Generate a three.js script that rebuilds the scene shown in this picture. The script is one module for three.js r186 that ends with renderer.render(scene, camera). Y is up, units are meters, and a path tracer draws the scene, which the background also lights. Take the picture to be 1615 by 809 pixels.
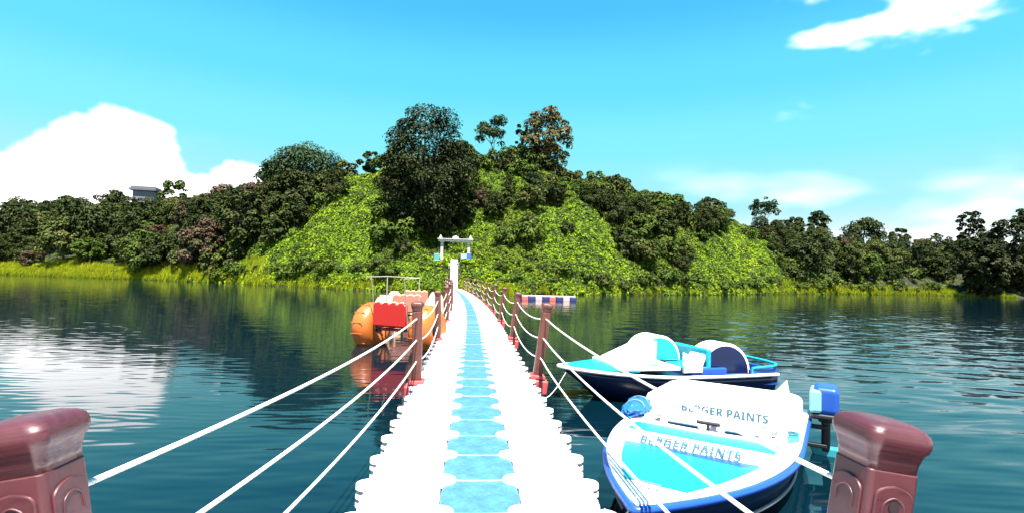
import * as THREE from 'three';
import { mergeGeometries, mergeVertices } from 'three/addons/utils/BufferGeometryUtils.js';
import { RoundedBoxGeometry } from 'three/addons/geometries/RoundedBoxGeometry.js';
import { ImprovedNoise } from 'three/addons/math/ImprovedNoise.js';
import { TextGeometry } from 'three/addons/geometries/TextGeometry.js';
import { FontLoader } from 'three/addons/loaders/FontLoader.js';

// ---------------------------------------------------------------- camera, exposure, sky, sun
const DEG = Math.PI / 180;
const EXPOSURE = 3.5;
const scene = new THREE.Scene();
const camera = new THREE.PerspectiveCamera(51.96, 1615 / 809, 0.1, 1500);
camera.position.set(0, 1.75, 0);
camera.rotation.order = 'YXZ';
camera.rotation.set(2.02 * DEG, -4.44 * DEG, 1.5 * DEG);
camera.updateMatrixWorld(true);
const renderer = new THREE.WebGLRenderer({ antialias: true });
renderer.toneMapping = THREE.LinearToneMapping;
renderer.toneMappingExposure = EXPOSURE;
renderer.shadowMap.enabled = true;

const sunDir = new THREE.Vector3(0.06, 1, 0.40).normalize();   // high, behind the viewer's right shoulder
const sun = new THREE.DirectionalLight(new THREE.Color(1, 0.95, 0.87), 5);
sun.position.copy(sunDir).multiplyScalar(200).add(new THREE.Vector3(0, 0, -50));
sun.target.position.set(0, 0, -50);
sun.castShadow = true;
sun.shadow.camera.left = -150; sun.shadow.camera.right = 150; sun.shadow.camera.top = 150; sun.shadow.camera.bottom = -150; sun.shadow.camera.far = 500;
sun.shadow.mapSize.set(4096, 4096);
scene.add(sun, sun.target);

function rng(seed) { let a = seed >>> 0; return () => { a = (a + 0x6D2B79F5) | 0; let t = Math.imul(a ^ (a >>> 15), 1 | a); t = (t + Math.imul(t ^ (t >>> 7), 61 | t)) ^ t; return ((t ^ (t >>> 14)) >>> 0) / 4294967296; }; }
const perlin = new ImprovedNoise();
function fbm(x, y, z, o = 4) { let s = 0, a = 0.5; for (let i = 0; i < o; i++) { s += a * perlin.noise(x, y, z); x = x * 2.03 + 7.1; y = y * 2.03 + 3.3; z = z * 2.03 + 1.7; a *= 0.5; } return s; }
const clamp = (x, a = 0, b = 1) => Math.min(b, Math.max(a, x));
const smooth = (a, b, x) => { const t = clamp((x - a) / (b - a)); return t * t * (3 - 2 * t); };
const lerp = (a, b, t) => a + (b - a) * t;
function table(rows, x, k) { if (x <= rows[0][0]) return rows[0][k]; for (let i = 1; i < rows.length; i++) if (x <= rows[i][0]) { const t = (x - rows[i - 1][0]) / (rows[i][0] - rows[i - 1][0]); return lerp(rows[i - 1][k], rows[i][k], t * t * (3 - 2 * t)); } return rows[rows.length - 1][k]; }

// sky: clear tropical blue that pales to the horizon, cumulus standing on it, one wisp high up
{
  const W = 2048, H = 1024, data = new Float32Array(W * H * 4);
  const grad = [[-90, .55, .85, .95], [0, .95, 1.02, 1.04], [4, .78, 1.0, 1.03], [8, .42, .92, 1.02], [14, .25, .90, 1.03], [20, .15, .77, 1.03], [28, .08, .56, 1.0], [45, .045, .38, .88], [90, .03, .26, .72]];
  // cumulus puffs: azimuth (degrees right of the walkway), elevation, radius
  const puffs = [];
  const heap = (az, el, list) => { for (const [a, e, r] of list) puffs.push([az + a, el + e, r]); };
  heap(0, 0, [[-32.6, 9.6, 4.3], [-34.9, 7.2, 4.3], [-31.2, 8, 3.6], [-37.4, 4.8, 4.8], [-40.2, 3, 4.4], [-31.3, 5, 4], [-33, 2.5, 5]]);
  heap(0, 0, [[-23.2, 7.2, 3.2], [-26, 5.6, 3.2], [-20.8, 6.2, 2.6]]);
  const r = rng(5);
  for (let i = 0; i < 14; i++) { const az = 65 + i * 17 + r() * 6, n = 5 + Math.floor(r() * 5), s = 0.6 + r() * 0.6; const l = []; for (let k = 0; k < n; k++) l.push([(r() - .5) * 13 * s, (r() - .2) * 6 * s, (2.5 + r() * 3.5) * s]); heap(az, 5, l); }
  for (let j = 0; j < H; j++) {
    const el = ((j + .5) / H - .5) * 180, y = Math.sin(el * DEG), c = Math.cos(el * DEG);
    for (let i = 0; i < W; i++) {
      const ph = ((i + .5) / W - .5) * 2 * Math.PI, x = c * Math.cos(ph), z = c * Math.sin(ph);
      let az = Math.atan2(x, -z) / DEG;
      let col = [0, 0, 0];
      for (let k = 0; k < 3; k++) col[k] = table(grad, el, k + 1);
      let a = 0;
      if (el > -2 && el < 40) {
        const n1 = fbm(x * 9, y * 14, z * 9, 5), n2 = fbm(x * 28 + 4, y * 40, z * 28, 4);
        for (const [pa, pe, pr] of puffs) {
          let da = az - pa; while (da > 180) da -= 360; while (da < -180) da += 360;
          if (Math.abs(da) > 12) continue;
          const d = Math.hypot(da * c, el - pe) / pr + n1 * 0.42 + n2 * 0.26;
          a = Math.max(a, 1 - smooth(0.82, 1.02, d));
        }
        // wisps
        const w = fbm(x * 5 + 1.3, y * 15 + z * 2, z * 5, 6) + 0.6 * Math.exp(-(((az - 43) / 11) ** 2) - ((el - 25 - (az - 41) * 0.26) / 4.2) ** 2);
        a = Math.max(a, 0.9 * smooth(0.33, 0.56, w) * smooth(14, 21, el));
        // low bank of haze cloud
        a = Math.max(a, 0.85 * smooth(0.0, 0.35, fbm(x * 3 + 9, y * 9, z * 3 + 2, 4) + 0.28 - el * 0.035) * smooth(13, 3, el));
      }
      const o = (j * W + i) * 4, cl = 2.4;
      data[o] = lerp(col[0], cl, a) / EXPOSURE; data[o + 1] = lerp(col[1], cl, a) / EXPOSURE; data[o + 2] = lerp(col[2], cl, a) / EXPOSURE; data[o + 3] = 1;
    }
  }
  const t = new THREE.DataTexture(data, W, H, THREE.RGBAFormat, THREE.FloatType);
  t.mapping = THREE.EquirectangularReflectionMapping; t.magFilter = THREE.LinearFilter; t.minFilter = THREE.LinearFilter; t.needsUpdate = true;
  scene.background = t; scene.environment = t;
}

// ---------------------------------------------------------------- helpers
const taken = {};
function numbered(n) { if (!(n in taken)) { taken[n] = 0; return n; } taken[n]++; return n + '_' + String(taken[n]).padStart(3, '0'); }
function part(name, geo, mat, parent) { const m = new THREE.Mesh(geo, mat); m.name = name; m.castShadow = m.receiveShadow = true; parent.add(m); return m; }
function thing(name, label, category, pos = [0, 0, 0], turn = 0, group) { const g = new THREE.Group(); g.name = numbered(name); g.position.set(...pos); g.rotation.y = turn; g.userData = { label, category }; if (group) g.userData.group = group; scene.add(g); return g; }
function structure(name, geo, mat) { const m = new THREE.Mesh(geo, mat); m.name = numbered(name); m.userData = { kind: 'structure' }; m.castShadow = m.receiveShadow = true; scene.add(m); return m; }
function copy(o, label, group) { const c = o.clone(); c.name = numbered(o.name.replace(/_\d{3}$/, '')); c.userData = { ...o.userData }; if (label) c.userData.label = label; if (group) c.userData.group = group; scene.add(c); return c; }
const mat = (r, g, b, rough = 0.6, extra = {}) => { const { bumpScale, ...e } = extra; const m = new THREE.MeshStandardMaterial({ roughness: rough, metalness: 0, ...e }); m.color.setRGB(r, g, b); if (bumpScale) m.bumpScale = bumpScale; return m; };
function bake(geo, { p = [0, 0, 0], r = [0, 0, 0], s = [1, 1, 1] } = {}) { geo.applyMatrix4(new THREE.Matrix4().compose(new THREE.Vector3(...p), new THREE.Quaternion().setFromEuler(new THREE.Euler(...r)), new THREE.Vector3(...s))); return geo; }
function merge(list) { return mergeGeometries(list.map((g) => { let h = g.index ? g.toNonIndexed() : g; for (const k of Object.keys(h.attributes)) if (!['position', 'normal', 'uv'].includes(k)) h.deleteAttribute(k); if (!h.attributes.uv) h.setAttribute('uv', new THREE.BufferAttribute(new Float32Array(h.attributes.position.count * 2), 2)); return h; })); }
const rbox = (w, h, d, r = 0.01, seg = 2) => new RoundedBoxGeometry(w, h, d, seg, r);
function bar(a, b, r, seg = 8, r2 = r) { const A = new THREE.Vector3(...a), B = new THREE.Vector3(...b), L = A.distanceTo(B); const g = new THREE.CylinderGeometry(r2, r, L, seg); g.translate(0, L / 2, 0); g.applyQuaternion(new THREE.Quaternion().setFromUnitVectors(new THREE.Vector3(0, 1, 0), B.clone().sub(A).normalize())); g.translate(A.x, A.y, A.z); return g; }
function tube(pts, r, seg = 6, n = 40) { return new THREE.TubeGeometry(new THREE.CatmullRomCurve3(pts.map((p) => new THREE.Vector3(...p))), n, r, seg, false); }
// loft of closed rings (arrays of equal length of [x,y,z]), ends capped
function loft(rings, capA = true, capB = true) {
  const n = rings[0].length, pos = [], uv = [], idx = [];
  rings.forEach((ring, i) => ring.forEach((p, j) => { pos.push(...p); uv.push(j / n, i / rings.length); }));
  for (let i = 0; i + 1 < rings.length; i++) for (let j = 0; j < n; j++) { const a = i * n + j, b = i * n + (j + 1) % n; idx.push(a, b, a + n, b, b + n, a + n); }
  const cap = (i, flip) => { const c = [0, 0, 0]; rings[i].forEach((p) => p.forEach((v, k) => { c[k] += v / n; })); const ci = pos.length / 3; pos.push(...c); uv.push(.5, .5); for (let j = 0; j < n; j++) { const a = i * n + j, b = i * n + (j + 1) % n; flip ? idx.push(ci, b, a) : idx.push(ci, a, b); } };
  if (capA) cap(0, true); if (capB) cap(rings.length - 1, false);
  const g = new THREE.BufferGeometry(); g.setAttribute('position', new THREE.Float32BufferAttribute(pos, 3)); g.setAttribute('uv', new THREE.Float32BufferAttribute(uv, 2)); g.setIndex(idx); g.computeVertexNormals(); return g;
}
function squareRing(h, y, cr, seg = 4) { const out = []; for (let q = 0; q < 4; q++) for (let k = 0; k <= seg; k++) { const a = (q + k / seg) * Math.PI / 2, cx = (q === 0 || q === 3 ? 1 : -1) * (h - cr), cz = (q < 2 ? 1 : -1) * (h - cr); out.push([cx + Math.cos(a) * cr, y, cz + Math.sin(a) * cr]); } return out.reverse(); }
function noiseTexture(w, h, f, srgb = false) { const d = new Uint8Array(w * h * 4); for (let j = 0; j < h; j++) for (let i = 0; i < w; i++) { const v = f(i / w, j / h); const o = (j * w + i) * 4; if (Array.isArray(v)) { d[o] = v[0]; d[o + 1] = v[1]; d[o + 2] = v[2]; } else d[o] = d[o + 1] = d[o + 2] = clamp(v) * 255; d[o + 3] = 255; } const t = new THREE.DataTexture(d, w, h); t.wrapS = t.wrapT = THREE.RepeatWrapping; t.magFilter = THREE.LinearFilter; t.minFilter = THREE.LinearFilter; if (srgb) t.colorSpace = THREE.SRGBColorSpace; t.needsUpdate = true; return t; }
// a column of the view (given as in a 1615-wide picture) and a distance along the camera's axis -> ground position
const YAW = 4.44 * DEG, F = 830;
function ground(px, Z) { const xc = (px - 807.5) / F * Z; return [xc * Math.cos(YAW) + Z * Math.sin(YAW), -(Z * Math.cos(YAW) - xc * Math.sin(YAW))]; }
const horizon = (px) => 432 + (px - 743) * Math.tan(1.5 * DEG);

// ---------------------------------------------------------------- terrain
const shoreTable = [ // column, shore distance, ridge distance, ridge ground line
  [-900, 82, 130, 372], [0, 71, 110, 374], [200, 66, 104, 352], [340, 61, 94, 336], [450, 55, 85, 305], [560, 49, 77, 284], [650, 47.5, 72, 268], [740, 48, 72, 268], [800, 49, 74, 268],
  [900, 51, 76, 292], [1000, 55, 80, 326], [1100, 62, 88, 348], [1200, 72, 100, 368], [1260, 81, 113, 382], [1350, 90, 128, 402], [1500, 100, 140, 408], [1615, 97, 140, 402], [2500, 100, 140, 395]];
function heightAt(px, Z) {
  const sh = table(shoreTable, px, 1) + 1.3 * fbm(px * 0.012, 3.3, 0, 3), R = table(shoreTable, px, 2), py = table(shoreTable, px, 3);
  const top = 1.75 + (horizon(px) - py) * R / F, s = Z - sh;
  if (s < 0) return Math.max(-2.5, s * 0.35);
  const [x, z] = ground(px, Z), t = s / (R - sh);
  let h = t < 1 ? top * Math.pow(Math.sin(clamp(t) * Math.PI / 2), 0.92) : top * (1 - 0.35 * smooth(1, 3, t));
  const amp = smooth(0, 0.25, t);
  h += amp * (3.2 * fbm(x * 0.12, z * 0.12, 1.7, 2) + 0.75 * perlin.noise(x * 0.36, z * 0.36, 4.1));
  h += 0.12 * smooth(0, 1, s);
  const gd = Math.hypot((x + 1.6) * 0.8, z + 51.4), cor = Math.abs(x + 1.6); // level cut round the gate and the steps
  h = Math.min(h, 2.55 + Math.max(0, gd - 1.9) * 0.95);
  if (z > -51.5) h = Math.min(h, Math.max(0, -z - 47.3) * 0.7 + Math.max(0, cor - 0.6) * 1.2);
  return h;
}
const soilMat = mat(0.022, 0.03, 0.008, 0.95);
{
  const cols = [], rows = [];
  for (let p = -1100; p <= 2700; p += 9) cols.push(p);
  for (let k = 0; k <= 90; k++) rows.push(k < 74 ? -3 + k * 0.75 : 52.5 + Math.pow(k - 74, 2) * 1.6);
  const pos = [], uv = [], idx = [];
  for (const p of cols) for (const s of rows) { const Z = table(shoreTable, p, 1) + s, [x, z] = ground(p, Z); pos.push(x, heightAt(p, Z), z); uv.push(x, z); }
  const n = rows.length;
  for (let i = 0; i + 1 < cols.length; i++) for (let j = 0; j + 1 < n; j++) { const a = i * n + j; idx.push(a, a + n, a + 1, a + 1, a + n, a + n + 1); }
  const g = new THREE.BufferGeometry(); g.setAttribute('position', new THREE.Float32BufferAttribute(pos, 3)); g.setAttribute('uv', new THREE.Float32BufferAttribute(uv, 2)); g.setIndex(idx); g.computeVertexNormals();
  soilMat.map = noiseTexture(256, 256, (u, v) => { const n1 = perlin.noise(u * 16, v * 16, 0.5), n2 = perlin.noise(u * 60, v * 60, 2.5); const k = 200 + 50 * n1 + 40 * n2; return [clamp(k + 10, 0, 255), clamp(k, 0, 255), clamp(k - 40, 0, 255)]; }, true);
  soilMat.map.repeat.set(0.08, 0.08);
  structure('hillside_terrain', g, soilMat);
}

// ---------------------------------------------------------------- lake
{
  const r = rng(21), waves = [];
  for (let i = 0; i < 34; i++) { const L = 0.22 * Math.pow(9, r()), ang = (r() - 0.5) * 1.5 + (r() < 0.3 ? 0.5 : 0), k = 2 * Math.PI / L; waves.push([Math.sin(ang) * k, Math.cos(ang) * k, r() * 6.28, 0.0125 / k * (0.5 + r()), L]); }
  const angs = []; for (let a = -68; a <= 68; a += 0.38) angs.push(a * DEG); for (let a = 75; a < 290; a += 8) angs.push(a * DEG);
  const dist = [0.02]; for (let d = 0.6; d < 190; d *= 1.0105) dist.push(d); dist.push(260, 420);
  const pos = [], nor = [], uv = [], idx = [], n = dist.length;
  for (const a of angs) for (const d of dist) {
    const x = Math.sin(a) * d, z = -Math.cos(a) * d;
    const chop = 0.08 + 0.95 * smooth(1, 10, x + 0.06 * z + 5 * fbm(x * 0.05, z * 0.05, 8, 3)) + 0.5 * smooth(0.05, 0.3, fbm(x * 0.03 + 4, z * 0.07, 2, 3));
    let y = 0, sx = 0, sz = 0; const cell = Math.max(d * 0.0085, d * 0.0058);
    for (const [kx, kz, p, A, L] of waves) { const f = clamp(L / cell / 3 - 0.3); if (f <= 0) continue; const ph = kx * x + kz * z + p, am = A * chop * f; y += am * Math.sin(ph); sx += am * kx * Math.cos(ph); sz += am * kz * Math.cos(ph); }
    pos.push(x, y, z); uv.push(x, z); const l = Math.hypot(sx, 1, sz); nor.push(-sx / l, 1 / l, -sz / l);
  }
  for (let i = 0; i < angs.length; i++) { const i2 = (i + 1) % angs.length; for (let j = 0; j + 1 < n; j++) { const a = i * n + j, b = i2 * n + j; idx.push(a, b, a + 1, a + 1, b, b + 1); } }
  const g = new THREE.BufferGeometry(); g.setAttribute('position', new THREE.Float32BufferAttribute(pos, 3)); g.setAttribute('normal', new THREE.Float32BufferAttribute(nor, 3)); g.setAttribute('uv', new THREE.Float32BufferAttribute(uv, 2)); g.setIndex(idx);
  const rw = rng(4), rip = []; for (let i = 0; i < 40; i++) { const kx = Math.round((r() - 0.5) * 16), ky = Math.round(8 + rw() * 26) * (rw() < .5 ? 1 : -1); rip.push([kx, ky, rw() * 6.28, 1 / Math.hypot(kx, ky)]); }
  const bump = noiseTexture(512, 512, (u, v) => { let s = 0; for (const [a, b, p, w] of rip) s += w * Math.sin(2 * Math.PI * (a * u + b * v) + p); return 0.5 + s * 0.35; });
  bump.repeat.set(0.22, 0.22);
  const water = new THREE.MeshPhysicalMaterial({ roughness: 0.045, metalness: 0, ior: 1.33, bumpMap: bump }); water.color.setRGB(0.0006, 0.0085, 0.0145); water.bumpScale = 0.005;
  structure('lake_water', g, water);
}

// ---------------------------------------------------------------- foliage
class Leaves { // many small folded leaf faces in one geometry
  constructor() { this.p = []; this.n = []; this.c = []; this.i = []; }
  leaf(c, dir, up, len, wid, col) {
    const t = new THREE.Vector3().crossVectors(up, dir); if (t.lengthSq() < 1e-4) t.set(1, 0, 0); t.normalize();
    const n = new THREE.Vector3().crossVectors(dir, t).normalize(), b = this.p.length / 3, f = 0.22 * wid;
    const put = (l, w, h) => { this.p.push(c.x + dir.x * l + t.x * w + n.x * h, c.y + dir.y * l + t.y * w + n.y * h, c.z + dir.z * l + t.z * w + n.z * h); };
    put(-len * .5, 0, 0); put(-len * .05, wid * .5, f); put(len * .5, 0, -f * .6); put(-len * .05, -wid * .5, f);
    for (const s of [0, 1, 0, -1]) this.n.push(n.x - t.x * s * .3, n.y - t.y * s * .3, n.z - t.z * s * .3);
    for (let k = 0; k < 4; k++) this.c.push(...col);
    this.i.push(b, b + 2, b + 1, b, b + 3, b + 2);
  }
  build() { const g = new THREE.BufferGeometry(); g.setAttribute('position', new THREE.Float32BufferAttribute(this.p, 3)); g.setAttribute('normal', new THREE.Float32BufferAttribute(this.n, 3)); g.setAttribute('color', new THREE.Float32BufferAttribute(this.c, 3)); g.setIndex(this.i); return g; }
}
const leafMat = new THREE.MeshPhysicalMaterial({ vertexColors: true, roughness: 0.6, specularIntensity: 0.2, side: THREE.DoubleSide });
const vineMat = new THREE.MeshPhysicalMaterial({ roughness: 0.7, specularIntensity: 0.25, transmission: 0.3, thickness: 0, side: THREE.DoubleSide, vertexColors: true });
const barkDark = mat(0.05, 0.038, 0.028, 0.9), barkPale = mat(0.20, 0.17, 0.14, 0.9);
const palettes = {
  dark: [[.018, .03, .004], [.026, .04, .006], [.042, .05, .012], [.012, .021, .004]],
  deep: [[.013, .021, .003], [.02, .029, .005], [.034, .038, .011], [.009, .015, .003]],
  mid: [[.036, .066, .006], [.048, .082, .008], [.028, .052, .006], [.066, .092, .012]],
  olive: [[.058, .074, .012], [.046, .066, .01], [.08, .085, .02], [.036, .052, .01]],
  bright: [[.215, .32, .004], [.16, .265, .004], [.27, .345, .005], [.1, .185, .004]],
  gold: [[.13, .092, .024], [.096, .078, .024], [.15, .105, .04], [.048, .056, .016], [.07, .062, .018]],
  blue: [[.02, .042, .014], [.028, .052, .018], [.016, .034, .012], [.042, .062, .02]],
  maroon: [[.07, .042, .026], [.05, .046, .018], [.036, .046, .014], [.09, .055, .036]],
};
function branches(list, r0) { return merge(list.map(([a, b, ra, rb]) => bar(a, b, ra * r0, 6, rb * r0))); }
// a tree: leaf clumps spread through an uneven crown, carried by a forked, tapered trunk
function treeGeometry({ seed, h, base, rx, clumps = 26, leaves = 3000, size = 0.36, pal = 'dark', shape = 'dome', trunk = 0.16, bare = false }) {
  const r = rng(seed), L = new Leaves(), P = palettes[pal], ch = h - base, list = [];
  for (let i = 0; i < clumps; i++) {
    const a = (i * 2.39996) + r() * 0.8, v = (i + r()) / clumps;
    let y, rad;
    if (shape === 'column') { y = base + ch * v; rad = rx * (0.35 + 0.65 * Math.sin(Math.PI * Math.pow(clamp(v * .93 + .05), 1.3))) * (0.42 + 0.5 * Math.sqrt(r())); }
    else if (shape === 'umbrella') { y = base + ch * (0.35 + 0.6 * r()); rad = rx * Math.sqrt(r()) * 0.85; y -= 0.25 * ch * (rad / rx) ** 2; }
    else { const th = Math.acos(1 - 1.55 * v); rad = rx * Math.sin(th) * (0.55 + 0.35 * r()); y = base + ch * (0.36 + 0.5 * Math.cos(th) * (0.75 + 0.3 * r())); }
    const cr = rx * (shape === 'umbrella' ? 0.24 : shape === 'column' ? 0.24 : 0.29) * (0.5 + 0.95 * r());
    list.push({ c: new THREE.Vector3(Math.cos(a) * rad, y, Math.sin(a) * rad), r: cr, f: 0.62 + 0.25 * r(), tone: r() });
  }
  const tot = list.reduce((s, c) => s + c.r * c.r, 0), core = new THREE.Vector3(0, base + ch * 0.45, 0);
  for (const cl of list) {
    const n = Math.round(leaves * cl.r * cl.r / tot), pi = Math.floor(cl.tone * P.length);
    for (let k = 0; k < n; k++) {
      const d = new THREE.Vector3(r() * 2 - 1, r() * 2 - 1, r() * 2 - 1); if (d.lengthSq() > 1 || d.lengthSq() < .02) { k--; continue; } d.normalize();
      if (d.y < -0.35 && r() < .6) d.y *= -1;
      const q = d.clone().multiplyScalar(cl.r * (0.55 + 0.55 * Math.pow(r(), .6))); q.y *= cl.f; q.add(cl.c);
      q.x += cl.r * .35 * perlin.noise(q.x * 1.3, q.y * 1.3, q.z * 1.3 + seed); 
      const out = q.clone().sub(core).normalize(), up = d.clone().multiplyScalar(.5).addScaledVector(out, .3); up.y += .55; up.x += (r() - .5) * 1.1; up.y += (r() - .5) * .7; up.z += (r() - .5) * 1.1; up.normalize();
      const dir = new THREE.Vector3(r() - .5, -0.1 - r() * .2, r() - .5).addScaledVector(d, .5).normalize(); dir.addScaledVector(up, -dir.dot(up)).normalize();
      const c = P[r() < .6 ? pi : Math.floor(r() * P.length)], b = .75 + r() * .5, s = size * (.65 + r() * .7);
      L.leaf(q, dir, up, s * 1.25, s * .8, [c[0] * b, c[1] * b, c[2] * b]);
    }
  }
  const br = [], bends = [[0, -0.6, 0]], top = bare ? base + ch * .35 : base + ch * .55;
  for (let k = 1; k <= 5; k++) bends.push([(r() - .5) * .25 * rx * k / 5, top * k / 5, (r() - .5) * .25 * rx * k / 5]);
  for (let k = 0; k < 5; k++) br.push([bends[k], bends[k + 1], 1 - k * .14, 1 - (k + 1) * .14]);
  list.sort((a, b) => b.r - a.r).slice(0, 10).forEach((cl) => { const s = bends[3 + Math.floor(r() * 3)], m = [lerp(s[0], cl.c.x, .5), lerp(s[1], cl.c.y, .38), lerp(s[2], cl.c.z, .5)]; br.push([s, m, .36, .24], [m, cl.c.toArray(), .24, .09]); });
  return { crown: L.build(), trunk: branches(br, trunk) };
}
function treeThing(g, name, label, pos, { turn = 0, scale = 1, sy = 1, bark = barkDark, group } = {}) {
  const t = thing(name, label, name.includes('bush') || name.includes('shrub') ? 'shrub' : 'tree', pos, turn, group); t.scale.set(scale, scale * sy, scale);
  part('trunk', g.trunk, bark, t); part('crown', g.crown, leafMat, t); return t;
}
function onHill(px, Z) { const [x, z] = ground(px, Z); return [x, heightAt(px, Z) - 0.1, z]; }
const projectY = (px, Z, y) => horizon(px) - (y - 1.75) * F / Z;

// landmark trees along the skyline and slope: column, distance, crown top line, half width in metres, ...
const heroes = [
  [662, 55.5, 181, 5.4, { shape: 'column', clumps: 62, leaves: 22000, size: .22, pal: 'deep', trunk: .45, base: .05 }, 'huge dark leafy tree towering over the gate in the middle'],
  [478, 80, 229, 5.2, { shape: 'dome', clumps: 44, leaves: 8000, size: .28, pal: 'blue', trunk: .3, base: .25 }, 'broad rounded blue-green tree on the ridge left of the huge dark tree'],
  [425, 82, 254, 2.6, { shape: 'dome', clumps: 22, leaves: 2400, size: .34, pal: 'blue', trunk: .2, base: .3 }, 'smaller ridge tree hugging the left side of the broad rounded tree'],
  [580, 77, 240, 1.9, { shape: 'column', clumps: 18, leaves: 1800, size: .32, pal: 'blue', trunk: .16, base: .3 }, 'narrow tree peeking out left of the huge dark tree'],
  [772, 74, 184, 2.7, { shape: 'umbrella', clumps: 26, leaves: 1900, size: .27, pal: 'blue', trunk: .17, base: .46, bare: true }, 'slender open-crowned tree on the hilltop with a bare thin trunk'],
  [818, 75, 188, 1.3, { shape: 'umbrella', clumps: 12, leaves: 650, size: .3, pal: 'blue', trunk: .14, base: .4, bare: true }, 'thin sparse tree squeezed against the golden-leaved hilltop tree'],
  [861, 71, 179, 3.5, { shape: 'column', clumps: 46, leaves: 8500, size: .27, pal: 'gold', trunk: .32, base: .05 }, 'tall golden brown-leaved tree on the hilltop right of the slender trees'],
  [965, 79, 277, 2.7, { shape: 'dome', clumps: 26, leaves: 3000, size: .36, pal: 'dark', trunk: .2, base: .2 }, 'dark flat-topped tree on the ridge right of the golden tree'],
  [1056, 86, 306, 2.6, { shape: 'dome', clumps: 22, leaves: 2400, size: .36, pal: 'mid', trunk: .2, base: .2 }, 'green rounded tree on the right ridge above the dark thicket'],
  [1120, 90, 309, 2.6, { shape: 'dome', clumps: 22, leaves: 2400, size: .36, pal: 'dark', trunk: .2, base: .2 }, 'dark spreading tree on the right ridge left of the pale slender tree'],
  [1206, 100, 308, 2.5, { shape: 'umbrella', clumps: 20, leaves: 1300, size: .36, pal: 'blue', trunk: .15, base: .4, bare: true }, 'pale slender tree rising above the right end of the hill'],
  [1290, 116, 331, 2.4, { shape: 'dome', clumps: 20, leaves: 2000, size: .4, pal: 'dark', trunk: .2, base: .3 }, 'small dark tree on the dip of the right skyline'],
  [1255, 112, 336, 2.0, { shape: 'dome', clumps: 16, leaves: 1500, size: .4, pal: 'dark', trunk: .18, base: .3 }, 'little dark tree just left of the skyline dip'],
  [1365, 126, 341, 4.3, { shape: 'dome', clumps: 30, leaves: 3000, size: .42, pal: 'dark', trunk: .25, base: .3 }, 'wide airy tree standing alone on the low right skyline'],
  [1420, 134, 354, 2.2, { shape: 'dome', clumps: 16, leaves: 1500, size: .42, pal: 'dark', trunk: .2, base: .3 }, 'small skyline tree right of the wide airy tree'],
  [1530, 118, 336, 3.0, { shape: 'column', clumps: 36, leaves: 4200, size: .42, pal: 'deep', trunk: .3, base: .05 }, 'tall near-black tree standing above the right wood'],
  [1600, 100, 345, 4.6, { shape: 'column', clumps: 46, leaves: 7000, size: .42, pal: 'deep', trunk: .35, base: .02 }, 'massive dark tree at the right edge over the water'],
  [1555, 99, 385, 4.4, { shape: 'column', clumps: 40, leaves: 6500, size: .42, pal: 'deep', trunk: .3, base: .02 }, 'dark leafy tree overhanging the water below the near-black tree'],
  [1616, 122, 322, 2.2, { shape: 'dome', clumps: 18, leaves: 1500, size: .42, pal: 'blue', trunk: .2, base: .3 }, 'bluish treetop cut off by the right edge of the picture'],
  [271, 101, 287, 2.6, { shape: 'column', clumps: 24, leaves: 2600, size: .4, pal: 'mid', trunk: .22, base: .1 }, 'upright green tree on the left ridge right of the grey hut'],
  [350, 95, 289, 3.6, { shape: 'dome', clumps: 26, leaves: 3000, size: .38, pal: 'maroon', trunk: .24, base: .2 }, 'reddish-brown tree on the left ridge'],
  [170, 105, 297, 3.2, { shape: 'dome', clumps: 22, leaves: 2400, size: .4, pal: 'dark', trunk: .2, base: .3 }, 'dark tree on the left ridge left of the grey hut'],
  [100, 109, 304, 2.5, { shape: 'dome', clumps: 20, leaves: 2000, size: .4, pal: 'dark', trunk: .2, base: .3 }, 'dark knobbly tree on the far left skyline'],
  [30, 112, 311, 3.6, { shape: 'dome', clumps: 22, leaves: 2400, size: .42, pal: 'dark', trunk: .2, base: .3 }, 'leftmost dark tree of the skyline'],
];
const trunksAt = [];
heroes.forEach(([px, Z, topY, rx, o, label], i) => {
  const pos = onHill(px, Z), h = 1.75 + (horizon(px) - topY) * Z / F - pos[1];
  const g = treeGeometry({ ...o, seed: 100 + i * 7, h, base: h * o.base, rx });
  treeThing(g, i === 0 || i === 6 || i > 14 && i < 18 ? 'tall_tree' : o.bare ? 'slender_tree' : 'ridge_tree', label, pos, { bark: o.bare ? barkPale : barkDark });
  trunksAt.push([pos[0], pos[2], rx * .6]);
});

// open slopes that only creepers cover, as (column, line) outlines
const open = [
  [[340, 450], [400, 402], [470, 362], [520, 328], [585, 322], [594, 446], [540, 465]],
  [[520, 306], [556, 258], [604, 268], [604, 332], [540, 335]],
  [[575, 470], [618, 418], [690, 405], [735, 405], [800, 420], [850, 445], [850, 470]],
  [[722, 320], [766, 334], [792, 392], [735, 392]],
  [[735, 268], [850, 288], [830, 312], [745, 308]],
  [[845, 338], [902, 316], [946, 345], [1005, 440], [1005, 470], [880, 470], [862, 405]],
  [[1105, 386], [1152, 352], [1196, 366], [1240, 442], [1256, 466], [1040, 466], [1096, 430]],
  [[-50, 422], [195, 424], [330, 444], [330, 460], [-50, 445]],
];
const inside = (poly, x, y) => { let c = false; for (let i = 0, j = poly.length - 1; i < poly.length; j = i++) { const [xi, yi] = poly[i], [xj, yj] = poly[j]; if ((yi > y) !== (yj > y) && x < (xj - xi) * (y - yi) / (yj - yi) + xi) c = !c; } return c; };
const isOpen = (px, Z) => { const py = projectY(px, Z, heightAt(px, Z)); return open.some((p) => inside(p, px, py)); };

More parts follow.
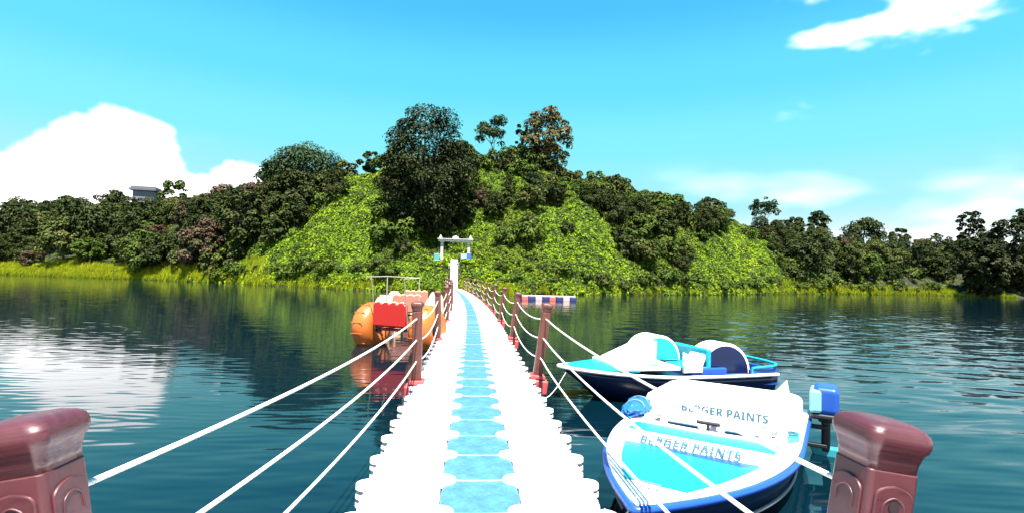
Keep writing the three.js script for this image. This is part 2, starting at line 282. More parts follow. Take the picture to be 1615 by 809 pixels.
// the wood: individual trees of a few kinds
{
  const kinds = [
    ['dark', treeGeometry({ seed: 1, h: 6.4, base: .8, rx: 2.5, clumps: 26, leaves: 3300, size: .27, pal: 'dark' })],
    ['dark', treeGeometry({ seed: 2, h: 7.4, base: .6, rx: 2.3, clumps: 30, leaves: 3300, size: .27, pal: 'dark', shape: 'column' })],
    ['olive', treeGeometry({ seed: 3, h: 5.4, base: .5, rx: 2.5, clumps: 26, leaves: 3300, size: .27, pal: 'olive' })],
    ['mid-green', treeGeometry({ seed: 4, h: 5.8, base: .6, rx: 2.4, clumps: 26, leaves: 3300, size: .27, pal: 'mid' })],
    ['dark', treeGeometry({ seed: 5, h: 5.6, base: .4, rx: 2.8, clumps: 28, leaves: 3300, size: .27, pal: 'dark' })],
    ['reddish', treeGeometry({ seed: 6, h: 5.2, base: .5, rx: 2.3, clumps: 22, leaves: 3300, size: .27, pal: 'maroon' })],
    ['bluish', treeGeometry({ seed: 7, h: 7, base: 2.2, rx: 2.2, clumps: 20, leaves: 3300, size: .27, pal: 'blue', shape: 'umbrella' })],
  ];
  const bag = [0, 0, 1, 1, 4, 4, 0, 2, 3, 2, 3, 5, 6, 4, 1];
  const r = rng(77), zones = [
    { x0: -140, x1: 520, t0: .06, t1: 1.08, n: 140, gap: 2.5, say: 'in the dense wood on the left bank', group: 'trees of the left bank wood' },
    { x0: 1000, x1: 1250, t0: .12, t1: 1.04, n: 42, gap: 2.5, say: 'in the thicket right of the bright slope', group: 'trees of the right flank thicket' },
    { x0: 1230, x1: 1760, t0: .08, t1: 1.04, n: 84, gap: 3.3, say: 'in the far wood along the right bank', group: 'trees of the right bank wood' },
    { x0: 520, x1: 1000, t0: .35, t1: 1.02, n: 34, gap: 2.3, say: 'scattered over the upper middle slope', group: 'trees of the middle slope' },
  ];
  const where = (px, Z, zn) => { const t = (Z - table(shoreTable, px, 1)) / (table(shoreTable, px, 2) - table(shoreTable, px, 1)), u = (clamp(px, 0, 1615) - Math.max(0, zn.x0)) / (Math.min(1615, zn.x1) - Math.max(0, zn.x0)); return `${u < .34 ? 'left' : u < .67 ? 'centre' : 'right'}, ${t < .3 ? 'by the water' : t < .7 ? 'halfway up' : 'near the ridge'},`; };
  const skyline = [[0, 313], [100, 308], [200, 306], [300, 306], [400, 286], [440, 262], [520, 262], [560, 268], [600, 262], [740, 264], [850, 270], [920, 286], [1000, 302], [1100, 318], [1200, 336], [1260, 352], [1340, 366], [1450, 370], [1500, 356], [1615, 352]];
  for (const zn of zones) {
    let made = 0, tries = 0; const small = zn.group.includes('middle') || zn.group.includes('flank');
    while (made < zn.n && tries++ < 9000) {
      const px = lerp(zn.x0, zn.x1, r()), sh = table(shoreTable, px, 1), R = table(shoreTable, px, 2), Z = lerp(sh, R, lerp(zn.t0, zn.t1, r()));
      if (isOpen(px, Z)) continue;
      const pos = onHill(px, Z); if (pos[1] < 0.25) continue;
      if (trunksAt.some(([x, z, q]) => Math.hypot(x - pos[0], z - pos[2]) < Math.max(q, zn.gap))) continue;
      trunksAt.push([pos[0], pos[2], zn.gap]);
      const kind = kinds[bag[Math.floor(r() * bag.length)]], [say, g] = kind, room = 1.75 + (horizon(px) - table(skyline, px, 1)) * Z / F - pos[1]; let sc = (small ? .38 : .6) + Math.pow(r(), 1.3) * (small ? .34 : .62) * ((Z - sh) / (R - sh) > .7 ? .7 : 1);
      if (!g.tall) { g.crown.computeBoundingBox(); g.tall = g.crown.boundingBox.max.y; }
      const sy = .78 + r() * .42, most = room * (.85 + .15 * r()) / (g.tall * sy); if (most < .3) continue; sc = Math.min(sc, most); const big = sc * g.tall, size = big < 3 ? 'small' : big < 4.6 ? 'middling' : 'tall';
      treeThing(g, 'woodland_tree', `${size} ${say} leafy tree ${where(px, Z, zn)} ${zn.say}`, pos, { turn: r() * 6.28, scale: sc, sy, group: `${size} ${say} ${zn.group}, ${where(px, Z, zn)}` });
      made++;
    }
  }
  // bushes on the slopes and along the waterline
  const bushes = [
    ['olive', treeGeometry({ seed: 31, h: 1.7, base: .1, rx: 1.1, clumps: 12, leaves: 720, size: .2, pal: 'olive', trunk: .05 })],
    ['dark', treeGeometry({ seed: 32, h: 1.9, base: .1, rx: 1.1, clumps: 12, leaves: 720, size: .2, pal: 'dark', trunk: .05 })],
    ['green', treeGeometry({ seed: 33, h: 1.6, base: .1, rx: 1.2, clumps: 12, leaves: 720, size: .2, pal: 'mid', trunk: .05 })],
  ];
  const special = [[250, 66.6, 2.1, 0, 'big light green bush on the left bank at the water'], [228, 66.8, 1.5, 2, 'green bush at the left end of the big bank bush'], [286, 64.8, 1.5, 0, 'olive bush trailing right of the big bank bush'], [895, 57, 1.0, 1, 'single dark shrub alone on the bright right slope']];
  for (const [px, Z, sc, k, label] of special) treeThing(bushes[k][1], 'bank_bush', label, onHill(px, Z), { turn: px, scale: sc });
  const bushWhere = (px, Z) => `${Z - table(shoreTable, px, 1) < 9 ? 'low' : Z - table(shoreTable, px, 1) < 17 ? 'midway up' : 'high up'}, ${px < 480 ? 'beside the left wood' : px < 640 ? 'left of the huge tree' : px < 780 ? 'around the huge tree' : px < 930 ? 'below the golden tree' : px < 1120 ? 'right of the golden tree' : 'at the right end'}`;
  const spots = []; let n = 0, tries = 0;
  while (n < 270 && tries++ < 9000) {
    const px = lerp(330, 1480, r()), sh = table(shoreTable, px, 1), R = table(shoreTable, px, 2), edge = r() < .3, Z = edge ? sh + .6 + r() * 1.2 : lerp(sh, R, r() * 1.02);
    if (px > 640 && px < 770 && Z < 56) continue;
    const op = isOpen(px, Z); if (op && !edge && r() > .05) continue;
    const pos = onHill(px, Z); if (pos[1] < -.05 || spots.some(([x, z]) => Math.hypot(x - pos[0], z - pos[2]) < 1.3)) continue;
    spots.push([pos[0], pos[2]]);
    const [say, g] = bushes[edge ? (r() < .6 ? 2 : 0) : Math.floor(r() * 3)];
    treeThing(g, 'slope_bush', edge ? `${say} low bush at the waterline ${px < 560 ? 'left of the trikes' : px < 720 ? 'behind the trikes' : px < 930 ? 'near the raft' : px < 1100 ? 'right of the raft' : 'at the far right of the hill'}` : `${say} bush among hillside creepers ${bushWhere(px, Z)}`, pos, { turn: r() * 6.28, scale: (edge ? .5 : .85) + r() * (edge ? .6 : .9), group: edge ? `${say} waterline bushes` : `${say} bushes on the slope` }); n++;
  }
}
// creepers carpeting the slopes, and reeds and grass along the waterline: nobody could count them
{
  const r = rng(9), clumpsOf = (n, spread, size, pal, seed) => { const q = rng(seed), L = new Leaves(); for (let k = 0; k < n; k++) { const a = q() * 6.28, d = spread * Math.sqrt(q()), c = new THREE.Vector3(Math.cos(a) * d, .04 + q() * .26 * (1 - d / spread * .6), Math.sin(a) * d), up = new THREE.Vector3((q() - .5) * 1.5, 1, (q() - .5) * 1.5).normalize(), dir = new THREE.Vector3(q() - .5, -.2, q() - .5).normalize(); dir.addScaledVector(up, -dir.dot(up)).normalize(); const p = palettes[pal][Math.floor(q() * palettes[pal].length)], b = .85 + q() * .35, s = size * (.6 + q() * .7); L.leaf(c, dir, up, s * 1.15, s, [p[0] * b, p[1] * b, p[2] * b]); } return L.build(); };
  const place = (name, geo, pts, label) => { const m = new THREE.InstancedMesh(geo, vineMat, pts.length), M = new THREE.Matrix4(), Q = new THREE.Quaternion(), Y = new THREE.Vector3(0, 1, 0), c = new THREE.Color(); pts.forEach(([x, y, z, nrm, s, tint], i) => { Q.setFromUnitVectors(Y, nrm).multiply(new THREE.Quaternion().setFromAxisAngle(Y, r() * 6.28)); M.compose(new THREE.Vector3(x, y, z), Q, new THREE.Vector3(s, s, s)); m.setMatrixAt(i, M); m.setColorAt(i, c.setRGB(...tint)); }); m.name = name; m.userData = { kind: 'stuff', label, category: 'plants' }; m.castShadow = m.receiveShadow = true; scene.add(m); };
  const sets = [[], [], []], grass = [], N = 84000;
  const normalAt = (px, Z) => { const [x, y, z] = onHill(px, Z), [x1, y1, z1] = onHill(px + 6, Z), [x2, y2, z2] = onHill(px, Z + .5); return new THREE.Vector3(x1 - x, y1 - y, z1 - z).cross(new THREE.Vector3(x2 - x, y2 - y, z2 - z)).normalize(); };
  for (let i = 0; i < N; i++) {
    const px = r() < .68 ? lerp(300, 1300, r()) : lerp(-130, 1740, r()), sh = table(shoreTable, px, 1), R = table(shoreTable, px, 2), Z = lerp(sh - .2, R, Math.pow(r(), .85) * 1.03), op = isOpen(px, Z);
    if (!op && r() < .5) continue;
    const [x, y, z] = onHill(px, Z); if (y < -.08) continue;
    if (Math.abs(x + 1.6) < .75 && z > -51.6) continue;
    const nrm = normalAt(px, Z); if (nrm.y < 0) nrm.negate(); nrm.y += .4; nrm.normalize();
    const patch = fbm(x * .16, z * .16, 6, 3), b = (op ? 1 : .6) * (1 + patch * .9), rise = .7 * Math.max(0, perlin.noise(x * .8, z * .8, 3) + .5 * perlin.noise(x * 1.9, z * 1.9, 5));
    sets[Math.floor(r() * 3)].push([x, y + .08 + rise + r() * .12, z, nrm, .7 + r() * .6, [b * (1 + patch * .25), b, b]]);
  }
  sets.forEach((s, k) => place(['creeper_carpet', 'creeper_carpet_001', 'creeper_carpet_002'][k], clumpsOf(20, .42, .17, k === 2 ? 'mid' : 'bright', 60 + k), s, ['bright green creepers carpeting the open hillside slopes', 'yellow-green creeper leaves spread over the open slopes', 'deeper green creeper leaves mixed into the slope carpet'][k]));
  const blade = (() => { const L = new Leaves(), q = rng(3); for (let k = 0; k < 16; k++) { const a = q() * 6.28, lean = .15 + q() * .35, dir = new THREE.Vector3(Math.cos(a) * lean, 1, Math.sin(a) * lean).normalize(), len = .35 + q() * .4, p = palettes.bright[k % 4], b = .8 + q() * .5; L.leaf(new THREE.Vector3((q() - .5) * .4, len * .45, (q() - .5) * .4), dir, new THREE.Vector3(Math.sin(a), 0, -Math.cos(a)), len, .05, [p[0] * b * 1.25, p[1] * b, p[2] * b]); } return L.build(); })();
  for (let i = 0; i < 26000; i++) {
    const left = r() < .45, px = left ? lerp(-130, 420, r()) : lerp(420, 1750, r()), sh = table(shoreTable, px, 1), Z = sh - .6 + Math.pow(r(), 1.4) * (left ? 3.6 : px > 1230 ? (px > 1510 ? .8 : 3) : 1.1);
    const [x, y, z] = onHill(px, Z); if (y < -.12) continue; if (Math.abs(x + 1.6) < .75 && z > -51.6) continue;
    if (!left && px < 1230 && fbm(px * .03, 2, 7, 2) + r() * .4 < .1) continue; const v = .75 + r() * .4; grass.push([x, y, z, new THREE.Vector3((r() - .5) * .3, 1, (r() - .5) * .3).normalize(), (left || px > 1230 ? .7 : .45) + r() * .7, [v, v, v]]);
  }
  place('bank_grass', blade, grass, 'light green grass and reeds along the waterline');
}

// ---------------------------------------------------------------- floating walkway
const DECK = 0.35;
const bend = (d) => 0.10 - 0.00135 * Math.pow(Math.max(0, d - 13), 2);
const dots = noiseTexture(128, 128, (u, v) => { const a = Math.sin(u * Math.PI * 2 * 9) * Math.sin(v * Math.PI * 2 * 9); return 0.5 + 0.5 * Math.sign(a) * Math.pow(Math.abs(a), .6); });
const scuff = (r, g, b, seed) => noiseTexture(256, 256, (u, v) => { const n = fbm(u * 6, v * 6, seed, 4), m = perlin.noise(u * 50, v * 50, seed); const k = 1 + .28 * n + .1 * m; return [clamp(r * k * 255, 0, 255), clamp(g * k * 255, 0, 255), clamp(b * k * 255, 0, 255)]; }, true);
const whiteFloat = mat(1, 1, 1, 0.5, { bumpMap: dots, map: scuff(.93, .90, .88, 3.1) }); whiteFloat.bumpScale = 0.002;
const blueFloat = mat(1, 1, 1, 0.42, { bumpMap: dots, map: scuff(.27, .45, .67, 5.7) }); blueFloat.bumpScale = 0.002;
{
  const walk = thing('floating_walkway', 'long floating walkway of white plastic floats with a blue middle row', 'walkway');
  const S = 0.5;
  function blockShape(half, cut) { const s = new THREE.Shape(), h = half, c = cut; s.moveTo(-h + c, -h); s.quadraticCurveTo(0, -h - .012, h - c, -h); s.quadraticCurveTo(h - c * .4, -h + c * .4, h, -h + c); s.quadraticCurveTo(h + .012, 0, h, h - c); s.quadraticCurveTo(h - c * .4, h - c * .4, h - c, h); s.quadraticCurveTo(0, h + .012, -h + c, h); s.quadraticCurveTo(-h + c * .4, h - c * .4, -h, h - c); s.quadraticCurveTo(-h - .012, 0, -h, -h + c); s.quadraticCurveTo(-h + c * .4, -h + c * .4, -h + c, -h); return s; }
  const body = (fine, half = .222) => { const g = new THREE.ExtrudeGeometry(blockShape(half, .075), { depth: .36, bevelEnabled: true, bevelThickness: .018, bevelSize: .018, bevelSegments: fine ? 3 : 1, curveSegments: fine ? 5 : 2 }); g.rotateX(-Math.PI / 2); g.translate(0, -.378, 0); const p = g.attributes.position, uv = g.attributes.uv; for (let i = 0; i < p.count; i++) uv.setXY(i, p.getX(i) * 2, p.getZ(i) * 2); return g; };
  const lug = (x, z, y, fine, r = .088) => { const g = new THREE.CylinderGeometry(r * .96, r, .028, fine ? 22 : 10); g.translate(x, y, z); return g; };
  const geos = {};
  for (const fine of [true, false]) {
    for (let q = 0; q < 5; q++) { const g = geos['blue' + fine + q] = body(fine, .23), u = g.attributes.uv; for (let i = 0; i < u.count; i++) u.setXY(i, u.getX(i) * .6 + q * .37, u.getY(i) * .6 + q * .61); }
    const edge = (s) => [lug(s * .25, .25, -.035, fine, .08), lug(s * .25, .25, -.15, fine, .08), lug(s * .25, -.25, -.09, fine, .08), rbox(.012, .05, .4, .005, 1).translate(s * .243, -.2, 0)];
    geos['left' + fine] = merge([body(fine), lug(.25, .25, -.006, fine, .094), ...edge(-1)]);
    geos['right' + fine] = merge([body(fine), lug(-.25, .25, -.006, fine, .094), ...edge(1)]);
  }
  const r = rng(12), place = (x, z, y, turn, kind, fine) => { const m = part(kind === 'blue' ? 'blue_float' : 'white_float', geos[kind + fine + (kind === 'blue' ? Math.floor(r() * 5) : '')], kind === 'blue' ? blueFloat : whiteFloat, walk); m.position.set(x, y + (r() - .5) * .008, z); m.rotation.set((r() - .5) * .012, turn, (r() - .5) * .012); };
  for (let k = 0; k < 94; k++) {
    const d = 1.4 + k * S, c = bend(d), turn = Math.atan2(bend(d + .3) - bend(d - .3), .6), cs = Math.cos(turn), sn = Math.sin(turn);
    for (const [j, kind] of [[-1, 'left'], [0, 'blue'], [1, 'right']]) place(c + j * S * cs, -(d) + j * S * sn, DECK - .003 * (j === 0), -turn, kind, d < 12);
  }
  // landing stage under the viewer, wider, carrying the two big posts
  for (let k = 0; k < 5; k++) for (let j = -2; j <= 2; j++) { if (k === 0 && Math.abs(j) < 2) continue; place(.05 + j * S, -1.4 + k * S, DECK, 0, j === 0 ? 'blue' : j < 0 ? 'left' : 'right', true); }
}

// ---------------------------------------------------------------- posts and ropes
const wear = noiseTexture(256, 256, (u, v) => .5 + .35 * fbm(u * 7, v * 7, 1.1, 4) + .3 * perlin.noise(u * 4, v * 70, 3.2));
const plum = new THREE.MeshPhysicalMaterial({ roughness: .8, roughnessMap: wear, bumpMap: wear, bumpScale: .0006, clearcoat: .35, clearcoatRoughness: .42, map: scuff(.3, .13, .15, 9.2) }), brownPost = mat(1, 1, 1, .45, { map: scuff(.35, .185, .15, 8.1) }), plumDark = mat(.02, .01, .012, .6), bracketRed = mat(.42, .06, .06, .5), ropeMat = mat(.74, .7, .62, .8, { bumpMap: noiseTexture(64, 64, (u, v) => .5 + .5 * Math.sin(2 * Math.PI * (u * 3 + v * 3))) });
ropeMat.bumpMap.repeat.set(1, 1); ropeMat.bumpScale = 0.0015;
function postGroup(name, label, pos, turn, lean, big, group) {
  const t = thing(name, label, 'post', pos, turn, group); t.rotation.order = 'ZXY'; t.rotation.z = lean;
  const H = 1.03, s = big ? 1.2 : 1, skin = big ? plum : brownPost;
  const w = .062 * s;
  part('shaft', loft([squareRing(w * 1.08, 0, .018), squareRing(w, .06, .018), squareRing(w, H - .135, .018), squareRing(w * .97, H - .13, .018)]), skin, t);
  part('cap', loft([squareRing(w * .97, H - .131, .02), squareRing(w * 1.0, H - .105, .022), squareRing(w * 1.1, H - .076, .026), squareRing(w * 1.2, H - .066, .03), squareRing(w * 1.27, H - .052, .034), squareRing(w * 1.28, H - .036, .036), squareRing(w * 1.22, H - .02, .036), squareRing(w * 1.06, H - .007, .036), squareRing(w * .8, H + .001, .034), squareRing(w * .35, H + .005, .018)]), skin, t);
  if (big) {
    for (let q = 0; q < 4; q++) {
      const s2 = new THREE.Shape(), pw = w * .7, top = H - .175; s2.moveTo(-pw, .1); s2.lineTo(pw, .1); s2.lineTo(pw, top - pw * .5); s2.quadraticCurveTo(pw, top, 0, top + .006); s2.quadraticCurveTo(-pw, top, -pw, top - pw * .5); s2.closePath();
      const g = new THREE.ExtrudeGeometry(s2, { depth: .006, bevelEnabled: true, bevelSize: .004, bevelThickness: .004, bevelSegments: 2, curveSegments: 10 }); g.translate(0, 0, w - .003); g.rotateY(q * Math.PI / 2);
      part('face_panel', g, plum, t);
      const rib = tube([[-pw * .62, top - .075, 0], [-pw * .55, top - .04, 0], [0, top - .022, 0], [pw * .55, top - .04, 0], [pw * .62, top - .075, 0]], .0035, 6, 20); rib.translate(0, 0, w + .007); rib.rotateY(q * Math.PI / 2); part('arch_rib', rib, plum, t);
      for (const hy of [.83, .55, .27]) { if (q % 2) continue; const e = new THREE.CylinderGeometry(.016, .016, .004, 16); e.rotateX(Math.PI / 2); e.translate(0, hy - .02, w + .008); e.rotateY(q * Math.PI / 2); part('rope_hole', e, plumDark, t); }
    }
  } else {
    part('foot', merge([rbox(.2, .05, .24, .012).translate(0, .012, 0), rbox(.24, .2, .26, .03).translate(pos[0] < -.2 || lean > 0 ? -.03 : .03, -.12, 0)]), bracketRed, t);
  }
  return t;
}
const at = (p, lean, y) => [p[0] - Math.sin(lean) * y, DECK + y * Math.cos(lean), p[2]];
{
  const leftP = [[-.92, -1.42, .17, true]], rightP = [[1.03, -1.44, -.16, true]];
  for (let k = 0; k < 10; k++) { const d = 6.85 + k * 4.4; leftP.push([bend(d) - .75, -d, .02 + (k % 3) * .012, false]); }
  for (let k = 0; k < 10; k++) { const d = 7.3 + k * 4.4; rightP.push([bend(d) + .86, -d, -.12 + k * .008, false]); }
  const order = ['nearest', 'second', 'third', 'fourth', 'fifth', 'sixth', 'seventh', 'eighth', 'ninth', 'tenth', 'last'];
  for (const [side, P] of [['left', leftP], ['right', rightP]]) {
    P.forEach(([x, z, lean, big], i) => postGroup(big ? 'corner_post' : 'rail_post', big ? `large plum plastic post with rounded cap at the ${side} corner of the picture` : `${order[i]} brown post along the ${side} edge of the walkway`, [x, DECK, z], 0, lean, big, big ? 'large corner posts' : 'rope rail posts of the walkway'));
    [.81, .54, .27].forEach((h, k) => {
      const pts = [];
      for (let i = 0; i + 1 < P.length; i++) {
        const a = at(P[i], P[i][2], h), b = at(P[i + 1], P[i + 1][2], h), sag = (i === 0 ? .075 : .11) + .02 * k; a[2] = P[i][1]; b[2] = P[i + 1][1];
        for (let j = 0; j < 8; j++) { const u = j / 8; pts.push([lerp(a[0], b[0], u), lerp(a[1], b[1], u) - sag * 4 * u * (1 - u), lerp(a[2], b[2], u)]); }
        if (i + 2 === P.length) pts.push(b);
      }
      const g = tube(pts, .0095, 8, pts.length * 5), uv = g.attributes.uv; for (let i = 0; i < uv.count; i++) uv.setX(i, uv.getX(i) * 900);
      const rp = part(numbered('rope'), g, ropeMat, scene); rp.userData = { label: `${['top', 'middle', 'bottom'][k]} white rope strung along the ${side} side of the walkway`, category: 'rope', group: 'rope railings of the walkway' };
    });
  }
}

// ---------------------------------------------------------------- boats
const font = await new FontLoader().loadAsync('fonts/droid/droid_sans_bold.typeface.json');
function letters(text, size) { const g = new TextGeometry(text, { font, size, depth: .003, curveSegments: 3 }); g.computeBoundingBox(); g.translate(-(g.boundingBox.max.x + g.boundingBox.min.x) / 2, 0, 0); return g; }
const gelWhite = mat(1, 1, 1, .28, { map: scuff(.93, .92, .91, 2.2) }), gelCyan = mat(1, 1, 1, .32, { map: scuff(.1, .62, .68, 4.4) }), navy = mat(.006, .012, .055, .28), royal = mat(.012, .07, .34, .35), teal = mat(.025, .1, .14, .5), greyLine = mat(.16, .17, .19, .5), cabin = mat(.22, .12, .09, .7), black = mat(.012, .012, .014, .5), steel = mat(.5, .5, .52, .3, { metalness: .9 });
function hullGeometry(L, w, sheer, chine, keel, rake, N = 22) {
  const rings = [];
  for (let i = 0; i <= N; i++) {
    const t = i / N, z = -L / 2 + L * t, b = w(t), y = sheer(t), k = keel * (1 - Math.pow(t, 4) * .7), zb = z - rake * Math.pow(t, 3);
    const sec = [[b, y, z], [b * .985, lerp(y, chine, .4), lerp(z, zb, .3)], [b * .9, chine, lerp(z, zb, .75)], [b * .5, lerp(chine, k, .6), zb], [0, k, zb]];
    rings.push([...sec, ...sec.slice(0, 4).reverse().map(([x, yy, zz]) => [-x, yy, zz])]);
  }
  const g = loft(rings.map((r) => r), true, true); return g;
}
function outline(L, w, k = 1, N = 24) { const pts = []; for (let i = 0; i <= N; i++) { const t = i / N; pts.push([w(t) * k, -L / 2 + L * t]); } for (let i = N; i >= 0; i--) { const t = i / N; pts.push([-w(t) * k, -L / 2 + L * t]); } return pts; }
// a flat slab in the ground plane from an outline in (x, z)
function slab(pts, y, th, bevel = .008, holes = []) { const s = new THREE.Shape(pts.map(([x, z]) => new THREE.Vector2(x, -z))); for (const h of holes) s.holes.push(new THREE.Path(h.map(([x, z]) => new THREE.Vector2(x, -z)))); const g = new THREE.ExtrudeGeometry(s, { depth: th - 2 * bevel, bevelEnabled: bevel > 0, bevelSize: bevel, bevelOffset: -bevel, bevelThickness: bevel, bevelSegments: 2, curveSegments: 8 }); g.rotateX(-Math.PI / 2); g.translate(0, y + bevel, 0); return g; }
{
  // near boat, bow towards the viewer
  const b = thing('motor_boat', 'turquoise and white open motor boat with lettering, bow against the walkway', 'boat', [2.02, 0, -4.43], -37 * DEG);
  const L = 3.35, w = (t) => { const s = (1 - t) * L; return (s > 1.9 ? lerp(.7, .66, (s - 1.9) / 1.45) : .7 * (1 - Math.pow(1 - s / 1.9, 2.2))) + .05 * Math.min(1, s / .06) * (1 - t); }, sheer = (t) => .36 + .05 * t * t;
  const hull = part('hull', hullGeometry(L, w, sheer, .1, -.16, .5), navy, b);
  const gw = outline(L, w, 1.0), top = .37;
  const rail = []; for (let i = 0; i <= 30; i++) { const t = i / 30; rail.push([w(t) + .012, sheer(t) - .03, -L / 2 + L * t]); } const rail2 = rail.map(([x, y, z]) => [-x, y, z]).reverse();
  part('rub_rail', tube([...rail, ...rail2], .028, 8, 140), royal, b);
  const lineP = []; for (let i = 0; i <= 24; i++) { const t = i / 24 * .9; lineP.push([w(t) * .945 + .006, .155, -L / 2 + L * t - .18 * t * t * t]); }
  part('side_stripe', merge([tube(lineP, .014, 6, 60), tube(lineP.map(([x, y, z]) => [-x, y, z]), .014, 6, 60)]), greyLine, hull);
  const hole = [[-.56, -.56], [.56, -.56], [.56, -.26], [.46, -.12], [-.46, -.12], [-.56, -.26]];
  part('deck', slab(outline(L, w, 1.02), top, .05, .018, [hole]), gelWhite, b);
  // cockpit well
  part('cockpit_floor', slab(hole.map(([x, z]) => [x * 1.03, z > -.4 ? z + .01 : z - .01]), .16, .02, 0), cabin, b);
  part('cockpit_lining', merge([rbox(.98, .22, .02).translate(0, .28, -.105), rbox(.02, .22, .36).translate(.575, .28, -.4), rbox(.02, .22, .36).translate(-.575, .28, -.4)]), cabin, b);
  part('cockpit_rim', tube([...hole, hole[0]].map(([x, z]) => [x * 1.02, top + .055, z]), .022, 8, 90), gelWhite, b);
  for (const s of [-1, 1]) { const c = part('seat_cushion', rbox(.46, .13, .14, .04, 3).translate(s * .26, .34, -.47), gelWhite, b); part('seat_trim', tube([[s * .26 - .14, .38, -.4], [s * .26 + .14, .38, -.4]], .012, 6, 8), teal, c); }
  // painted foredeck panel and cross strip
  const fore = []; for (let i = 0; i <= 18; i++) { const t = lerp(.665, .9, i / 18); fore.push([w(t) * .86, -L / 2 + L * t]); } const foreAll = [...fore, ...fore.slice().reverse().map(([x, z]) => [-x * .9, z])];
  part('foredeck_panel', slab(foreAll, top + .046, .012, .004), gelCyan, b);
  part('deck_strip', slab([[-.6, -.06], [.6, -.06], [.58, .3], [-.58, .3]], top + .046, .01, .003), gelCyan, b);
  // raised coaming with lettering, dark hollow before it
  const band = new THREE.Shape([[-.1, 0], [-.06, .04], [0, .055], [.03, .052], [.12, 0]].map(([z, y]) => new THREE.Vector2(z, y)));
  const bg = new THREE.ExtrudeGeometry(band, { depth: 1.16, bevelEnabled: true, bevelSize: .012, bevelThickness: .012, bevelSegments: 2 }); bg.translate(0, 0, -.58); bg.rotateY(-Math.PI / 2); bg.translate(0, top + .045, .41);
  const coam = part('coaming', bg, gelWhite, b);
  part('hollow', slab([[-.34, .555], [.52, .555], [.42, .66], [-.05, .63]], top + .052, .008, .002), royal, b);
  const tx1 = letters('BERGER PAINTS', .074); bake(tx1, { r: [-60 * DEG, 0, 0] }); tx1.translate(.02, top + .071, .537); part('lettering', tx1, teal, coam);
  // engine cover / rear bench with lettering, long slots on top
  const rear = []; for (let i = 0; i <= 10; i++) { const t = lerp(.02, .315, i / 10); rear.push([w(t) * .95 * (i === 0 ? .8 : i === 1 ? .95 : 1), -L / 2 + L * t]); }
  const cover = part('rear_cover', slab([...rear, ...rear.slice().reverse().map(([x, z]) => [-x, z])], top + .03, .19, .045), gelWhite, b);
  const tx2 = letters('BERGER PAINTS', .076); bake(tx2, { r: [-6 * DEG, 0, 0] }); tx2.translate(.06, top + .085, -.615); part('lettering', tx2, teal, cover);
  for (const x of [-.42, -.08, .38]) part('cover_slot', rbox(.17, .012, .018, .004).translate(x, top + .222, -.85), cabin, cover);
  part('lever', merge([bar([0, .2, -.2], [0, .46, -.26], .014), bar([-.1, .46, -.26], [.1, .46, -.26], .016)]), black, b);
  const fin = new THREE.Shape([[0, 0], [.16, 0], [.13, .16]].map((p) => new THREE.Vector2(...p))); const fg = new THREE.ExtrudeGeometry(fin, { depth: .03, bevelEnabled: true, bevelSize: .006, bevelThickness: .006, bevelSegments: 2 }); fg.translate(.4, top + .21, -1.4); part('stern_fin', fg, gelWhite, b);
  part('quarter_panel', slab([[.665, -.62], [.70, -.62], [.72, -.3], [.64, -.2], [.62, -.4]], top + .046, .01, .003), gelCyan, b);
  const eye = new THREE.TorusGeometry(.045, .014, 8, 20); eye.rotateX(Math.PI / 2); eye.translate(.64, top + .06, -.5); part('grab_ring', eye, teal, b);
  part('cleat', merge([bar([-.07, top + .085, 1.42], [.07, top + .085, 1.42], .012), bar([-.03, top + .03, 1.42], [-.03, top + .085, 1.42], .012), bar([.03, top + .03, 1.42], [.03, top + .085, 1.42], .012)]), steel, b);
  part('tow_eye', merge([bar([.35, top + .05, -.58], [.58, top + .06, -.6], .008), bar([-.58, top + .06, -.6], [-.4, top + .05, -.6], .008)]), teal, b);
}
{
  // outboard motor on the starboard quarter
  const m = thing('outboard_motor', 'small blue outboard motor with pale leg at the stern of the near boat', 'motor', [3.68, -.13, -5.18], -36 * DEG); m.scale.setScalar(1.16);
  const cw = part('cowl', rbox(.2, .24, .3, .05, 4).translate(0, .6, 0), royal, m);
  part('cowl_face', rbox(.1, .2, .28, .03, 3).translate(-.075, .595, .02), mat(.2, .5, .56, .35), cw);
  part('cowl_base', rbox(.22, .05, .3, .02).translate(0, .465, 0), black, m);
  part('midsection', merge([rbox(.07, .32, .1, .02).translate(0, .3, 0), rbox(.12, .06, .16, .02).translate(0, .43, -.02)]), black, m);
  part('clamp_bracket', merge([rbox(.3, .035, .05, .01).translate(-.14, .36, .06), rbox(.3, .035, .05, .01).translate(-.14, .2, .06), rbox(.05, .24, .08, .01).translate(-.26, .26, .06)]), black, m);
  const s = new THREE.Shape([[-.11, .17], [.1, .17], [.11, .1], [.06, .05], [.06, -.06], [.03, -.18], [-.03, -.2], [-.045, -.06], [-.06, .05]].map((p) => new THREE.Vector2(...p))); const g = new THREE.ExtrudeGeometry(s, { depth: .05, bevelEnabled: true, bevelSize: .014, bevelThickness: .02, bevelSegments: 3 }); g.translate(0, 0, -.025);
  const leg = part('leg', g, mat(.03, .3, .36, .35), m);
  const blades = [bake(new THREE.CylinderGeometry(.03, .035, .1, 12), { r: [Math.PI / 2, 0, 0], p: [0, -.06, -.08] })]; for (let k = 0; k < 3; k++) blades.push(bake(rbox(.05, .09, .012, .005), { p: [Math.sin(k * 2.09) * .07, -.06 + Math.cos(k * 2.09) * .07, -.1], r: [0, .5, -k * 2.09] })); part('propeller', merge(blades), black, leg);
}
